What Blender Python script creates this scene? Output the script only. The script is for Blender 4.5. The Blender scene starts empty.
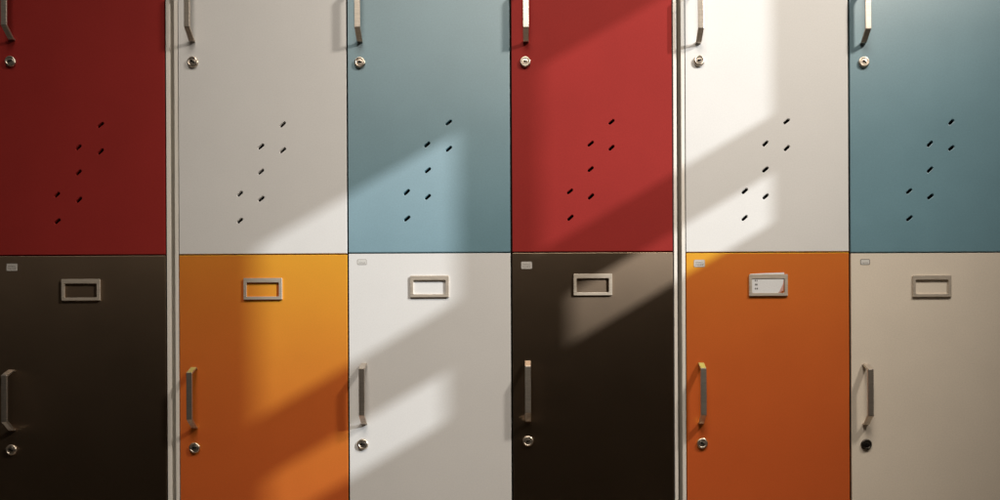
import bpy, bmesh, math, random
from mathutils import Vector, Matrix

random.seed(4)
S = 1.0 / 465.0            # metres per photo pixel on the door plane
CX, CY = 530.0, 508.0      # where the lens axis meets the doors
CAMZ = 1.20
DIST = 744.0 * S
ROLL = math.radians(0.28)

sc = bpy.context.scene
col = sc.collection

def W(px, py):
    """photo pixel on the door plane -> world X, Z in metres"""
    dx, dy = px - CX, CY - py
    X = dx * math.cos(ROLL) + dy * math.sin(ROLL)
    Z = -dx * math.sin(ROLL) + dy * math.cos(ROLL)
    return X * S, Z * S + CAMZ

# ------------------------------------------------------------------ materials
def principled(name):
    m = bpy.data.materials.new(name); m.use_nodes = True
    nt = m.node_tree
    b = nt.nodes['Principled BSDF']
    return m, nt, b

def paint(name, rgb, rough=0.55, spec=0.5, ior=1.5, mottle=0.05, bump=0.03, sun_veil=0.0, tint=(1, 1, 1)):
    m, nt, b = principled(name)
    N, L = nt.nodes, nt.links
    tc = N.new('ShaderNodeTexCoord'); oi = N.new('ShaderNodeObjectInfo')
    add = N.new('ShaderNodeVectorMath'); add.operation = 'ADD'
    mul = N.new('ShaderNodeVectorMath'); mul.operation = 'SCALE'; mul.inputs[3].default_value = 13.0
    cmb = N.new('ShaderNodeCombineXYZ')
    L.new(oi.outputs['Random'], cmb.inputs[0]); L.new(oi.outputs['Random'], cmb.inputs[2])
    L.new(cmb.outputs[0], mul.inputs[0])
    L.new(tc.outputs['Object'], add.inputs[0]); L.new(mul.outputs[0], add.inputs[1])
    big = N.new('ShaderNodeTexNoise'); big.inputs['Scale'].default_value = 7.0
    big.inputs['Detail'].default_value = 5; big.inputs['Roughness'].default_value = .6
    fine = N.new('ShaderNodeTexNoise'); fine.inputs['Scale'].default_value = 330.0
    fine.inputs['Detail'].default_value = 3
    L.new(add.outputs[0], big.inputs['Vector']); L.new(add.outputs[0], fine.inputs['Vector'])
    mr = N.new('ShaderNodeMapRange'); mr.inputs[1].default_value = .3; mr.inputs[2].default_value = .7
    mr.inputs[3].default_value = 1 - mottle; mr.inputs[4].default_value = 1 + mottle
    L.new(big.outputs['Fac'], mr.inputs[0])
    mr2 = N.new('ShaderNodeMapRange'); mr2.inputs[1].default_value = .3; mr2.inputs[2].default_value = .7
    mr2.inputs[3].default_value = 1 - mottle * 1.3; mr2.inputs[4].default_value = 1 + mottle * 1.3
    L.new(fine.outputs['Fac'], mr2.inputs[0])
    mm = N.new('ShaderNodeMath'); mm.operation = 'MULTIPLY'
    L.new(mr.outputs[0], mm.inputs[0]); L.new(mr2.outputs[0], mm.inputs[1])
    sv = N.new('ShaderNodeVectorMath'); sv.operation = 'SCALE'; sv.inputs[0].default_value = rgb
    L.new(mm.outputs[0], sv.inputs[3]); L.new(sv.outputs[0], b.inputs['Base Color'])
    rr = N.new('ShaderNodeMapRange'); rr.inputs[3].default_value = rough - .05; rr.inputs[4].default_value = rough + .05
    L.new(big.outputs['Fac'], rr.inputs[0]); L.new(rr.outputs[0], b.inputs['Roughness'])
    bp = N.new('ShaderNodeBump'); bp.inputs['Strength'].default_value = bump; bp.inputs['Distance'].default_value = .001
    L.new(fine.outputs['Fac'], bp.inputs['Height']); L.new(bp.outputs[0], b.inputs['Normal'])
    b.inputs['Specular IOR Level'].default_value = spec
    b.inputs['IOR'].default_value = ior
    if sun_veil:      # sideways-stretched gloss, added to lay a tinted veil over sunlit paint
        b.inputs['Anisotropic'].default_value = sun_veil
        tv = N.new('ShaderNodeCombineXYZ'); tv.inputs[0].default_value = 1.0
        L.new(tv.outputs[0], b.inputs['Tangent'])
    b.inputs['Specular Tint'].default_value = (*tint, 1)
    return m

def metal(name, rgb, rough=0.35, scale=(60, 60, 900), metallic=1.0):
    m, nt, b = principled(name)
    N, L = nt.nodes, nt.links
    tc = N.new('ShaderNodeTexCoord'); mp = N.new('ShaderNodeMapping'); mp.inputs['Scale'].default_value = scale
    n = N.new('ShaderNodeTexNoise'); n.inputs['Scale'].default_value = 1.0; n.inputs['Detail'].default_value = 4
    L.new(tc.outputs['Object'], mp.inputs[0]); L.new(mp.outputs[0], n.inputs['Vector'])
    mr = N.new('ShaderNodeMapRange'); mr.inputs[3].default_value = rough - .1; mr.inputs[4].default_value = rough + .12
    L.new(n.outputs['Fac'], mr.inputs[0]); L.new(mr.outputs[0], b.inputs['Roughness'])
    sv = N.new('ShaderNodeVectorMath'); sv.operation = 'SCALE'; sv.inputs[0].default_value = rgb
    m2 = N.new('ShaderNodeMapRange'); m2.inputs[1].default_value = .3; m2.inputs[2].default_value = .7
    m2.inputs[3].default_value = .88; m2.inputs[4].default_value = 1.1
    L.new(n.outputs['Fac'], m2.inputs[0]); L.new(m2.outputs[0], sv.inputs[3]); L.new(sv.outputs[0], b.inputs['Base Color'])
    b.inputs['Metallic'].default_value = metallic
    return m

M = {
    'red':    paint('red_paint',    (0.305, 0.028, 0.024), rough=.6, spec=.05, bump=.05),
    'black':  paint('black_paint',  (0.003, 0.002, 0.001), rough=.47, spec=.97, ior=2.25, mottle=.10, bump=.09, sun_veil=.86, tint=(1, .72, .49)),  # specular tint carries the tan of the sunlit patch
    'cream':  paint('cream_paint',  (0.76, 0.68, 0.57), rough=.65, spec=.10, mottle=.03, bump=.05),
    'white':  paint('white_paint',  (0.745, 0.74, 0.725), rough=.65, spec=.10, mottle=.02, bump=.05),
    'orange': paint('orange_paint', (0.74, 0.112, 0.036), rough=.57, spec=.95, ior=2.2, mottle=.03, sun_veil=.80, tint=(.7, 1, .03)),  # specular tint turns the sunlit patch golden
    'blue':   paint('blue_paint',   (0.15, 0.295, 0.36), rough=.5, spec=.6, ior=1.85, mottle=.05, sun_veil=.83, tint=(1, .96, .94)),
    'frame':  paint('frame_paint',  (0.84, 0.80, 0.73), rough=.45, mottle=.04),
    'inside': paint('carcass_board', (0.012, 0.010, 0.008), rough=.9, spec=.1),
    'side':   paint('side_board',   (0.42, 0.33, 0.20), rough=.7, spec=.2, mottle=.08),
    'handle': metal('satin_nickel', (0.60, 0.535, 0.46), .32, metallic=.9),
    'chrome': metal('lock_chrome', (0.62, 0.54, 0.45), .34, (200, 200, 200)),
    'dark_lock': metal('dark_lock_metal', (0.07, 0.06, 0.05), .4, (200, 200, 200)),  # near-black metal for a single lock
    'holder': metal('holder_metal', (0.66, 0.58, 0.48), .36, metallic=.5),
    'dark':   paint('keyhole_dark', (0.008, 0.007, 0.006), rough=.8, spec=.1),
    'paper':  paint('card_paper', (0.78, 0.79, 0.80), rough=.9, spec=.1, mottle=.03),
    'pink':   paint('pink_paper', (0.62, 0.36, 0.30), rough=.9, spec=.1, mottle=.04),
    'ink':    paint('faded_ink', (0.10, 0.09, 0.085), rough=.9, spec=.1),
    'greyink': paint('grey_print', (0.12, 0.11, 0.10), rough=.9, spec=.1),
    'paleink': paint('pale_ink', (0.42, 0.40, 0.37), rough=.9, spec=.1),
    'tape':   paint('sticker_film', (0.56, 0.53, 0.49), rough=.4, mottle=.1),
    'clear':  paint('clear_sticker', (0.68, 0.67, 0.64), rough=.4, mottle=.03),
    'plaster': paint('wall_plaster', (0.45, 0.41, 0.35), rough=.9, spec=.1, mottle=.04),
    'floor':  paint('floor_tile', (0.22, 0.19, 0.16), rough=.5, mottle=.08),
}

# ------------------------------------------------------------------ helpers
def link(name, me, loc=(0, 0, 0), parent=None):
    """one mesh object; loc is a world position even when parented (no rotations on parents)"""
    o = bpy.data.objects.new(name, me); col.objects.link(o)
    wl = Vector(loc)
    if parent is not None:
        o.parent = parent
        p = parent; base = Vector((0, 0, 0))
        while p is not None:
            base += p.location; p = p.parent
        wl = wl - base
    o.location = wl
    return o

def tag(o, label=None, cat=None, group=None, kind=None):
    if label: o['label'] = label
    if cat: o['category'] = cat
    if group: o['group'] = group
    if kind: o['kind'] = kind
    return o

def empty(name, loc):
    o = bpy.data.objects.new(name, None); col.objects.link(o)
    o.location = loc; o.empty_display_size = .1
    return o

def bm_box(bm, c, d, mi=0, bevel=0.0):
    r = bmesh.ops.create_cube(bm, size=1.0)
    vs = r['verts']
    bmesh.ops.scale(bm, vec=d, verts=vs)
    bmesh.ops.translate(bm, vec=c, verts=vs)
    fs = list({f for v in vs for f in v.link_faces})
    for f in fs: f.material_index = mi
    if bevel:
        es = list({e for v in vs for e in v.link_edges})
        res = bmesh.ops.bevel(bm, geom=es, offset=bevel, segments=2, affect='EDGES', profile=.5)
        for f in res['faces']: f.material_index = mi

def finish(bm, name, mats, smooth=False):
    me = bpy.data.meshes.new(name); bm.to_mesh(me); bm.free()
    for m in mats: me.materials.append(m)
    if smooth:
        for p in me.polygons: p.use_smooth = True
    return me

def plate(name, outer, holes, thick, bevel, mats, plane='XZ', back=0.0):
    """solid plate cut from a 2D outline with holes; front face at local y=0 facing -Y (plane XZ)"""
    cu = bpy.data.curves.new(name, 'CURVE'); cu.dimensions = '2D'; cu.fill_mode = 'BOTH'
    for pts in [outer] + holes:
        sp = cu.splines.new('POLY'); sp.points.add(len(pts) - 1)
        for i, (x, y) in enumerate(pts): sp.points[i].co = (x, y, 0, 1)
        sp.use_cyclic_u = True
    cu.extrude = thick / 2 - bevel
    cu.bevel_depth = bevel; cu.bevel_resolution = 2; cu.offset = -bevel
    ob = bpy.data.objects.new(name, cu); col.objects.link(ob)
    dg = bpy.context.evaluated_depsgraph_get()
    me = bpy.data.meshes.new_from_object(ob.evaluated_get(dg))
    bpy.data.objects.remove(ob); bpy.data.curves.remove(cu)
    if plane == 'XZ':      # (x, y, z) -> (x, thick/2 - z, y)
        me.transform(Matrix(((1, 0, 0, 0), (0, 0, -1, thick / 2), (0, 1, 0, 0), (0, 0, 0, 1))))
    else:                  # plane 'YZ': outline x -> world y, outline y -> world z, thickness along +x
        me.transform(Matrix(((0, 0, 1, thick / 2), (1, 0, 0, 0), (0, 1, 0, 0), (0, 0, 0, 1))))
    bm = bmesh.new(); bm.from_mesh(me)
    bmesh.ops.remove_doubles(bm, verts=bm.verts, dist=1e-6)
    bmesh.ops.recalc_face_normals(bm, faces=bm.faces)
    bm.to_mesh(me); bm.free()
    me.materials.clear()
    for m in mats: me.materials.append(m)
    for p in me.polygons: p.material_index = 0; p.use_smooth = False
    me.name = name
    return me

def rect(x0, z0, x1, z1): return [(x0, z0), (x1, z0), (x1, z1), (x0, z1)]

def rrect(x0, z0, x1, z1, r, n=4):
    pts = []
    for cx, cz, a in ((x1 - r, z0 + r, -90), (x1 - r, z1 - r, 0), (x0 + r, z1 - r, 90), (x0 + r, z0 + r, 180)):
        for k in range(n + 1):
            t = math.radians(a + 90 * k / n)
            pts.append((cx + r * math.cos(t), cz + r * math.sin(t)))
    return pts

def stadium(cx, cz, length, width, ang, n=6):
    r = width / 2; h = length / 2 - r; pts = []
    for sgn, a0 in ((1, -90), (-1, 90)):
        for k in range(n + 1):
            t = math.radians(a0 + 180 * k / n)
            pts.append((sgn * h + r * math.cos(t), r * math.sin(t)))
    c, s = math.cos(ang), math.sin(ang)
    return [(cx + x * c - y * s, cz + x * s + y * c) for x, y in pts]

# ------------------------------------------------------------------ small hardware meshes (local origin on the door face)
def handle_mesh():
    """flat strip bent into a bracket pull: feet on the door, bar standing off"""
    w = 5.7 * S; t = 2.0 * S; hf = 30.5 * S; hb = 23.0 * S; d = 13.0 * S
    out = [(hf, 0), (hf, -2.6 * S), (hb, -d), (-hb, -d), (-hf, -2.6 * S), (-hf, 0)]
    k = 1.0 * S
    inn = [(hf - t, 0), (hf - t, -2.2 * S), (hb - .75 * t, -d + t), (-hb + .75 * t, -d + t), (-hf + t, -2.2 * S), (-hf + t, 0)]
    bm = bmesh.new()
    rows = []
    for (zo, yo), (zi, yi) in zip(out, inn):
        rows.append([bm.verts.new((-w / 2, yo, zo)), bm.verts.new((w / 2, yo, zo)),
                     bm.verts.new((w / 2, yi, zi)), bm.verts.new((-w / 2, yi, zi))])
    for a, b in zip(rows, rows[1:]):
        for i in range(4):
            j = (i + 1) % 4
            bm.faces.new((a[i], a[j], b[j], b[i]))
    bm.faces.new(rows[0][::-1]); bm.faces.new(rows[-1])
    bmesh.ops.recalc_face_normals(bm, faces=bm.faces)
    es = [e for e in bm.edges]
    bmesh.ops.bevel(bm, geom=es, offset=.42 * S, segments=2, affect='EDGES', profile=.5)
    # small illegible stamped mark half way down the bar
    z = 5 * S
    for hgt in (1.1, .8, 1.3, .9, 1.1, .7):
        bm_box(bm, (random.uniform(-.1, .1) * S, -d - .05 * S, z), (1.5 * S * hgt, .12 * S, hgt * S * .75))
        z -= 1.5 * S
    return finish(bm, 'handle', [M['handle']])

def lock_mesh(seed=0, body='chrome'):
    """round cam lock: flange, recessed plug and a dark key slot"""
    prof = [(5.4, 0), (5.4, 1.2), (5.0, 1.9), (4.2, 2.2), (3.7, 2.15), (3.5, 1.5), (3.2, 1.45), (3.0, 1.9), (0.0, 2.05)]
    bm = bmesh.new(); n = 32; rings = []
    for r, y in prof[:-1]:
        rings.append([bm.verts.new((r * S * math.cos(2 * math.pi * k / n), -y * S, r * S * math.sin(2 * math.pi * k / n))) for k in range(n)])
    for a, b in zip(rings, rings[1:]):
        for k in range(n):
            f = bm.faces.new((a[k], a[(k + 1) % n], b[(k + 1) % n], b[k])); f.smooth = True
    c = bm.verts.new((0, -prof[-1][1] * S, 0))
    for k in range(n):
        bm.faces.new((rings[-1][k], rings[-1][(k + 1) % n], c))
    bmesh.ops.recalc_face_normals(bm, faces=bm.faces)
    bm_box(bm, (.25 * S, -2.0 * S, 0), (4.2 * S, .5 * S, 1.1 * S), 1)
    bm_box(bm, (-.6 * S, -2.0 * S, 0), (1.4 * S, .54 * S, 2.0 * S), 1)
    bmesh.ops.rotate(bm, cent=(0, 0, 0), matrix=Matrix.Rotation(seed, 3, 'Y'), verts=bm.verts)
    return finish(bm, 'lock', [M[body], M['dark']])

def holder_mesh():
    w, h = 38.5 * S, 21.5 * S
    th = 1.6 * S
    outer = rrect(-w / 2, -h / 2, w / 2, h / 2, .5 * S, 2)
    inner = rrect(-w / 2 + 2.9 * S, -h / 2 + 3.0 * S, w / 2 - 3.2 * S, h / 2 - 4.4 * S, 1.0 * S, 3)
    me = plate('label_holder', outer, [inner], th, .2 * S, [M['holder']])
    me.transform(Matrix.Translation((0, -th, 0)))
    return me

def sticker_mesh(kind):
    """small inventory sticker; 0 = silvery film, 1 = white film that shows as an outline"""
    w, h = (11.0 * S, 7.4 * S) if kind == 0 else (9.6 * S, 5.6 * S)
    bm = bmesh.new()
    def rr(x0, z0, x1, z1, r, y, mi):
        vs = [bm.verts.new((x, y, z)) for x, z in rrect(x0, z0, x1, z1, r)]
        vb = [bm.verts.new((x, 0.0002, z)) for x, z in rrect(x0, z0, x1, z1, r)]
        f = bm.faces.new(vs); f.material_index = mi
        for i in range(len(vs)):
            j = (i + 1) % len(vs)
            g = bm.faces.new((vb[i], vb[j], vs[j], vs[i])); g.material_index = mi
    edge, fill, ink = 0, 1, 2
    b = .55 * S
    rr(-w / 2, -h / 2, w / 2, h / 2, 1.2 * S, -.00025, edge)
    rr(-w / 2 + b, -h / 2 + b, w / 2 - b, h / 2 - b, .8 * S, -.00035, fill)
    rows = (1.3, -.3, -1.7) if kind == 0 else (-.8,)
    for zr in rows:
        x = -w / 2 + 1.9 * S
        while x < w / 2 - 2.2 * S:
            l = random.uniform(.5, 1.4) * S
            bm_box(bm, (x + l / 2, -.0004, zr * S + random.uniform(-.1, .1) * S), (l, .0002, .45 * S), ink)
            x += l + .5 * S
    bmesh.ops.recalc_face_normals(bm, faces=bm.faces)
    return finish(bm, 'sticker', [M['paleink'] if kind != 2 else M['ink'], M['tape'] if kind == 0 else M['clear'],
                                  M['greyink'] if kind != 2 else M['ink']])

HANDLE = handle_mesh(); LOCKS = [lock_mesh(a) for a in (0.15, -0.3, 0.5, 0.0)] + [lock_mesh(.2, 'dark_lock')]
HOLDER = holder_mesh(); STICK = [sticker_mesh(0), sticker_mesh(1), sticker_mesh(2)]

# ------------------------------------------------------------------ the doors
DOORH = 385.0; TH = .005
# column: left px, right px (at y=250), row line y, upper colour, lower colour, label words
SLOTS = ((.622, 129.5), (.490, 107.5), (.622, 103.3), (.490, 82), (.362, 60.3), (.490, 55), (.362, 33.5))  # px above the door bottom

def door(parent, x0, x1, zb, zt, colour, y0, handle, lock, plate_at, sticker, label, idx):
    """x0.. in world metres; z in world metres; handle, lock, plate_at, sticker as world (X, Z) or None"""
    w, h = x1 - x0, zt - zb
    holes = [stadium(-w / 2 + fx * w + random.uniform(-.25, .25) * S, -h / 2 + dz * S + random.uniform(-.25, .25) * S,
                     random.uniform(7.0, 7.6) * S, random.uniform(2.6, 2.9) * S, math.radians(random.uniform(38, 44))) for fx, dz in SLOTS]
    me = plate('door', rect(-w / 2, -h / 2, w / 2, h / 2), holes, TH, .45 * S, [M[colour]])
    d = link('door', me, ((x0 + x1) / 2, y0, (zb + zt) / 2), parent)
    tag(d, label)
    link('handle', HANDLE, (handle[0], y0, handle[1]), d)
    link('lock', LOCKS[idx % 4 if idx != 107 else 4], (lock[0], y0, lock[1]), d)
    link('label_holder', HOLDER, (plate_at[0], y0, plate_at[1]), d)
    if sticker:
        link('sticker', STICK[sticker[2]], (sticker[0], y0, sticker[1]), d)
    return d

COLS = {
    1: dict(l=-4.0, r=165.2, row=255.3, up='red', lo='black', hu=(12.5, 10.5), hl=(13, 400.5), ku=(11, 62), kl=(12, 450), pl=(81.5, 290.2), st=(12, 267.3, 0)),
    2: dict(l=179.2, r=347.0, row=254.4, up='white', lo='orange', hu=(192.5, 12), hl=(195, 398), ku=(193, 62.5), kl=(195, 448), pl=(263.3, 289.2), st=None),
    3: dict(l=348.6, r=510.4, row=252.8, up='blue', lo='white', hu=(360, 12.5), hl=(364.5, 394), ku=(360, 63), kl=(363, 444.3), pl=(429.7, 286.8), st=(362, 262, 1)),
    4: dict(l=512.4, r=672.6, row=252.0, up='red', lo='black', hu=(525.8, 12.5), hl=(528, 391.5), ku=(525.2, 62.5), kl=(528, 441.2), pl=(592.8, 285), st=(526.6, 265.3, 0)),
    5: dict(l=685.6, r=847.8, row=253.0, up='white', lo='orange', hu=(697.5, 15), hl=(700.2, 394), ku=(698.5, 62.7), kl=(701.6, 443.7), pl=(767.3, 286.2), st=(698.8, 264.2, 0)),
    6: dict(l=849.8, r=1012.0, row=253.2, up='blue', lo='cream', hu=(861.5, 15.5), hl=(864, 395), ku=(862.5, 64), kl=(865, 444.8), pl=(930.2, 287.2), st=(864, 262.8, 2)),
}
# the cabinets run on a little beyond the picture on both sides
def shifted(src, dx):
    c = dict(COLS[src]); c['l'] += dx; c['r'] += dx
    for k in ('hu', 'hl', 'ku', 'kl', 'pl'): c[k] = (c[k][0] + dx, c[k][1])
    if c['st']: c['st'] = (c['st'][0] + dx, c['st'][1], c['st'][2])
    return c
COLS[0] = shifted(3, -521.0); COLS[0]['row'] = 256.2
COLS[7] = shifted(4, 501.6); COLS[7]['row'] = 255.4

NAMES = {'red': 'dark red', 'black': 'black', 'white': 'off-white', 'orange': 'orange', 'blue': 'greyish light blue'}
UP_LABEL = {'red': 'dark red upper door with slanted vent slots', 'white': 'off-white upper door with slanted vent slots', 'blue': 'greyish light blue upper door with slanted vent slots'}
LO_LABEL = {'cream': 'cream lower door with an empty label holder and a dark lock', 'black': 'black lower door with an empty label holder', 'orange': 'orange lower door with a label holder', 'white': 'off-white lower door with an empty label holder'}

CAB_DEPTH = .42
def cabinet(cols, pl, pr, y0, label):
    """pl, pr: photo px spans (at y=250) of the left and right side panels"""
    xl0, _ = W(pl[0], 250); xl1, _ = W(pl[1], 250); xr0, _ = W(pr[0], 250); xr1, _ = W(pr[1], 250)
    rows = [W((COLS[c]['l'] + COLS[c]['r']) / 2, COLS[c]['row'])[1] for c in cols]
    zrow = sum(rows) / len(rows)
    ztop = zrow + (DOORH + 6) * S; zbot = zrow - (DOORH + 6) * S
    root = empty('locker_cabinet', ((xl0 + xr1) / 2, y0 + CAB_DEPTH / 2, 0))
    tag(root, label, 'locker cabinet')
    base_z = zbot - .10
    yb = y0 + CAB_DEPTH
    for a, b in ((xl0, xl1), (xr0, xr1)):
        bm = bmesh.new()
        bm_box(bm, (0, CAB_DEPTH / 2, 0), (b - a, CAB_DEPTH, ztop - base_z), 0, bevel=.0006)
        link('side_panel', finish(bm, 'side_panel', [M['frame']]), ((a + b) / 2, y0 + .0006, (ztop + base_z) / 2), root)
    # dark carcass behind the doors
    yi = y0 + TH + .0015
    bm = bmesh.new()
    bm_box(bm, (0, 0, 0), (xr0 - xl1 - .0006, .012, ztop - zbot))
    link('back_panel', finish(bm, 'back_panel', [M['inside']]), ((xl1 + xr0) / 2, yb - .010, (ztop + zbot) / 2), root)
    for a, b in zip(cols, cols[1:]):
        x, _ = W((COLS[a]['r'] + COLS[b]['l']) / 2, 250)
        bm = bmesh.new(); bm_box(bm, (0, 0, 0), (.016, yb - yi - .022, ztop - zbot - .002))
        link('divider', finish(bm, 'divider', [M['inside']]), (x, (yi + yb - .018) / 2, (ztop + zbot) / 2), root)
    for c, zr in zip(cols, rows):
        a, _ = W(COLS[c]['l'], 250); b, _ = W(COLS[c]['r'], 250)
        bm = bmesh.new(); bm_box(bm, (0, 0, 0), (b - a - .018, yb - yi - .024, .016))
        link('shelf', finish(bm, 'shelf', [M['inside']]), ((a + b) / 2, (yi + yb - .020) / 2, zr), root)
    bm = bmesh.new(); bm_box(bm, (0, 0, 0), (xr0 - xl1 - .0006, CAB_DEPTH - .01, .018), 0, .001)
    link('top_panel', finish(bm, 'top_panel', [M['frame']]), ((xl1 + xr0) / 2, y0 + CAB_DEPTH / 2, ztop - .009 + .019), root)
    bm = bmesh.new(); bm_box(bm, (0, 0, 0), (xr0 - xl1 - .0006, .018, zbot - base_z - .002), 0, .001)
    link('plinth', finish(bm, 'plinth', [M['frame']]), ((xl1 + xr0) / 2, y0 + .03, (zbot + base_z) / 2), root)
    for c, zr in zip(cols, rows):
        C = COLS[c]
        a, _ = W(C['l'], 250); b, _ = W(C['r'], 250)
        g = .6 * S
        up_pl = (W(*C['pl'])[0], zr + DOORH * S - 34 * S)
        door(root, a, b, zr + g, zr + DOORH * S, C['up'], y0, W(*C['hu']), W(*C['ku']), up_pl, None, UP_LABEL[C['up']], c)
        st = None
        if C['st']:
            sx, sz = W(C['st'][0], C['st'][1]); st = (sx, sz, C['st'][2])
        door(root, a, b, zr - DOORH * S, zr - g, C['lo'], y0, W(*C['hl']), W(*C['kl']), W(*C['pl']), st, LO_LABEL[C['lo']], 107 if c == 6 else c + 1)
    return root, base_z

FWD = -.005
_, bz1 = cabinet([0, 1], (-176, -172.5), (166.6, 170.4), 0.0, 'locker cabinet left of the left gap, dark red door above a black door')
_, bz2 = cabinet([2, 3, 4], (174.8, 178.3), (674.0, 677.3), 0.0, 'locker cabinet between the two gaps, three columns wide with white, blue and red upper doors')
_, bz3 = cabinet([5, 6, 7], (681.3, 684.8), (1175.5, 1179), FWD, 'locker cabinet right of the right gap, with a paper card on its orange door')
FLOORZ = min(bz1, bz2, bz3)
for o in col.objects:     # the cabinets stand on the floor
    if o.name.startswith('side_panel') or o.name.startswith('plinth'): pass

# ------------------------------------------------------------------ paper card slipped into one holder
px, pz = W(767.3, 286.2)
cardroot = empty('paper_card', (px, FWD - .6 * S, pz))
tag(cardroot, 'white paper card with a torn corner slipped into the label holder on the orange door', 'paper card')
def sheet(name, pts, y, mat, parent, t=.0003):
    bm = bmesh.new()
    f = [bm.verts.new((x * S, 0, z * S)) for x, z in pts]; k = [bm.verts.new((x * S, t, z * S)) for x, z in pts]
    bm.faces.new(f); bm.faces.new(k[::-1])
    for i in range(len(f)):
        j = (i + 1) % len(f); bm.faces.new((f[i], f[j], k[j], k[i]))
    bmesh.ops.recalc_face_normals(bm, faces=bm.faces)
    return link(name, finish(bm, name, [mat]), (px, y, pz), parent)
yc = FWD - 1.2 * S
sheet('card', [(-17.5, -9.6), (8.5, -9.6), (11.0, -6.5), (14.5, 0.5), (15.6, 6.5), (15.8, 12.2), (15.0, 12.6), (-6, 11.9), (-17.8, 11.3)], yc, M['paper'], cardroot)
sheet('folded_corner', [(8.4, -8.9), (14.6, -5.6), (15.2, 0.6), (15.4, 6.2), (14.4, 1.0), (11.0, -6.2)], yc - .0005, M['pink'], cardroot)
bm = bmesh.new()
for zz, word in ((4.6, ((0, 1.3), (1.7, .5))), (.6, ((-.1, .8), (1.0, 1.3), (1.7, .6))), (-3.4, ((0, 1.2), (1.5, .5), (2.1, .4)))):
    for xx, ww in word:
        bm_box(bm, ((-12.9 + xx) * S, 0, (zz + .5) * S), (ww * S, .0002, .5 * S))
        bm_box(bm, ((-12.9 + xx + .1) * S, 0, (zz - .5) * S), (ww * .9 * S, .0002, .5 * S))
        bm_box(bm, ((-12.9 + xx - ww * .3) * S, -.00002, zz * S), (.4 * S, .0002, 1.5 * S))
link('printed_marks', finish(bm, 'printed_marks', [M['ink']]), (px, yc - .00012, pz), cardroot)

# ------------------------------------------------------------------ setting: floor, wall behind, wall with the window openings
def simple(name, c, d, mat):
    bm = bmesh.new(); bm_box(bm, (0, 0, 0), d)
    return tag(link(name, finish(bm, name, [mat]), c), kind='structure')
simple('floor', (0, -1.2, FLOORZ - .051), (7.0, 4.4, .10), M['floor'])
simple('wall', (0, CAB_DEPTH + .08, FLOORZ + 1.75), (7.0, .10, 3.5), M['plaster'])

# sunlight: dx:dy:dz per metre travelled away from the wall, read from the handle shadows and patch edges
SLX, SLY, SLZ = 24.0, -13.0, 13.85
kY, kZ = -SLY / SLX, SLZ / SLX
X0 = W(1400, 250)[0]; T = .03
Ldir = Vector((SLX, SLY, SLZ)).normalized()
tgt = Vector((0, 0, CAMZ + .55))
LAMP = tgt + Ldir * 34.0
def through(px, py):    # where the ray that lands at photo px, py passes the window wall
    X, Z = W(px, py)
    t = (X0 - X) / (LAMP.x - X)
    return t * LAMP.y, Z + t * (LAMP.z - Z)
holes = []
for pa, pb, bt, bb in ((257, 456, 108, 277), (268, 445, 342, 391), (541, 766, 92, 274), (571, 767, 333, 383)):
    m = (pa + pb) / 2   # the patch edges slope by .58 and cross photo x=500 at y=bt and y=bb
    yt, yb_ = bt - .58 * (m - 500), bb - .58 * (m - 500)
    holes.append(rect(through(pa, (yt + yb_) / 2)[0] - kY * T, through(m, yb_)[1], through(pb, (yt + yb_) / 2)[0], through(m, yt)[1] + kZ * T))
wm = plate('wall', rect(-3.6, FLOORZ, CAB_DEPTH + .02, CAMZ + 4.2), holes, T, .0005, [M['plaster']], plane='YZ')
tag(link('wall', wm, (X0, 0, 0)), kind='structure')

# ------------------------------------------------------------------ lights
sun = bpy.data.lights.new('sunlight', 'SPOT')
sun.energy = 47500; sun.color = (0.95, 0.98, 1.0)
sun.spot_size = math.radians(9); sun.spot_blend = .15; sun.shadow_soft_size = .20
so = bpy.data.objects.new('sunlight', sun); col.objects.link(so)
so.location = LAMP
so.rotation_euler = (-Ldir).to_track_quat('-Z', 'Y').to_euler()

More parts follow.
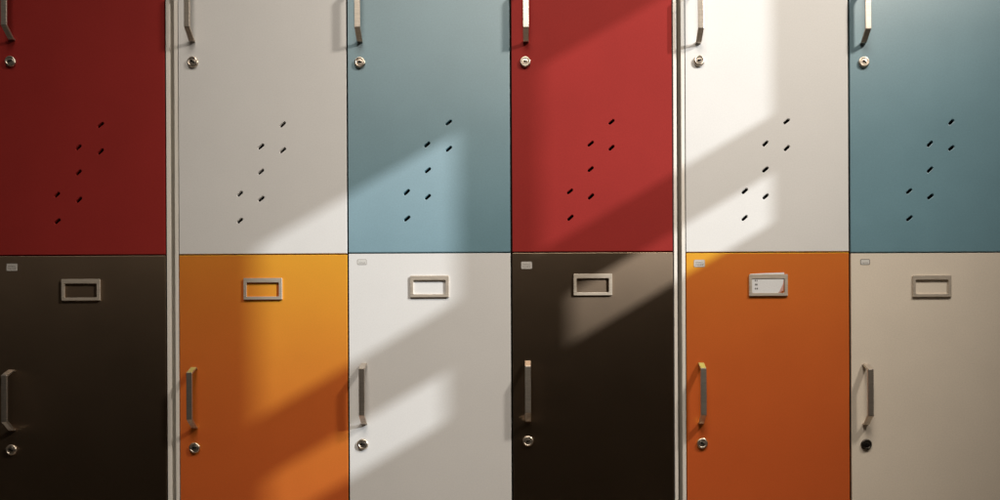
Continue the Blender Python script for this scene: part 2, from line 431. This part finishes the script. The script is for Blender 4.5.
def area(name, loc, target, sx, sy, energy, color):
    l = bpy.data.lights.new(name, 'AREA'); l.shape = 'RECTANGLE'; l.size = sx; l.size_y = sy
    l.energy = energy; l.color = color
    o = bpy.data.objects.new(name, l); col.objects.link(o)
    o.location = loc; o.rotation_euler = (Vector(target) - Vector(loc)).to_track_quat('-Z', 'Y').to_euler()
    return o
def spot(name, loc, aim, energy, color, deg, soft):
    l = bpy.data.lights.new(name, 'SPOT'); l.energy = energy; l.color = color
    l.spot_size = math.radians(deg); l.spot_blend = 1.0; l.shadow_soft_size = soft
    o = bpy.data.objects.new(name, l); col.objects.link(o); o.location = loc
    t = Vector((W(*aim)[0], 0, W(*aim)[1]))
    o.rotation_euler = (t - Vector(loc)).to_track_quat('-Z', 'Y').to_euler()
spot('window_light', (1.78, -1.10, CAMZ + 2.4), (440, 225), 200, (1.0, .91, .80), 62, .10)
spot('fill_spot', (-.1, -2.1, CAMZ + 3.6), (560, 235), 385, (1.0, .90, .79), 52, .8)  # added fill lamp; its soft cone lets the outer doors fall darker

w = bpy.data.worlds.new('World'); sc.world = w; w.use_nodes = True
nt = w.node_tree; bg = nt.nodes['Background']
tc = nt.nodes.new('ShaderNodeTexCoord'); sep = nt.nodes.new('ShaderNodeSeparateXYZ')
nt.links.new(tc.outputs['Generated'], sep.inputs[0])
cr = nt.nodes.new('ShaderNodeValToRGB')
mr = nt.nodes.new('ShaderNodeMapRange'); mr.inputs[1].default_value = -1; mr.inputs[2].default_value = 1
nt.links.new(sep.outputs['Z'], mr.inputs[0]); nt.links.new(mr.outputs[0], cr.inputs[0])
cr.color_ramp.elements[0].position = .65; cr.color_ramp.elements[0].color = (.020, .0145, .010, 1)
cr.color_ramp.elements[1].position = .88; cr.color_ramp.elements[1].color = (.50, .46, .40, 1)
nt.links.new(cr.outputs[0], bg.inputs[0]); bg.inputs[1].default_value = .32

# ------------------------------------------------------------------ camera
cam = bpy.data.cameras.new('camera'); co = bpy.data.objects.new('camera', cam); col.objects.link(co)
cam.sensor_fit = 'HORIZONTAL'; cam.sensor_width = 36.0; cam.lens = 36.0 * 744.0 / 1000.0
cam.shift_x = (500 - CX) / 1000.0; cam.shift_y = (CY - 250) / 1000.0
cam.clip_start = .02; cam.clip_end = 200
ct, st = math.cos(ROLL), math.sin(ROLL)
mat = Matrix(((ct, st, 0, 0), (0, 0, -1, -DIST), (-st, ct, 0, CAMZ), (0, 0, 0, 1)))
co.matrix_world = mat
sc.camera = co

sc.render.engine = 'CYCLES'
sc.render.resolution_x = 1024; sc.render.resolution_y = 512
sc.view_settings.view_transform = 'Standard'; sc.view_settings.look = 'None'
sc.view_settings.gamma = 1.0; sc.view_settings.exposure = 0.0; sc.view_settings.use_curve_mapping = False
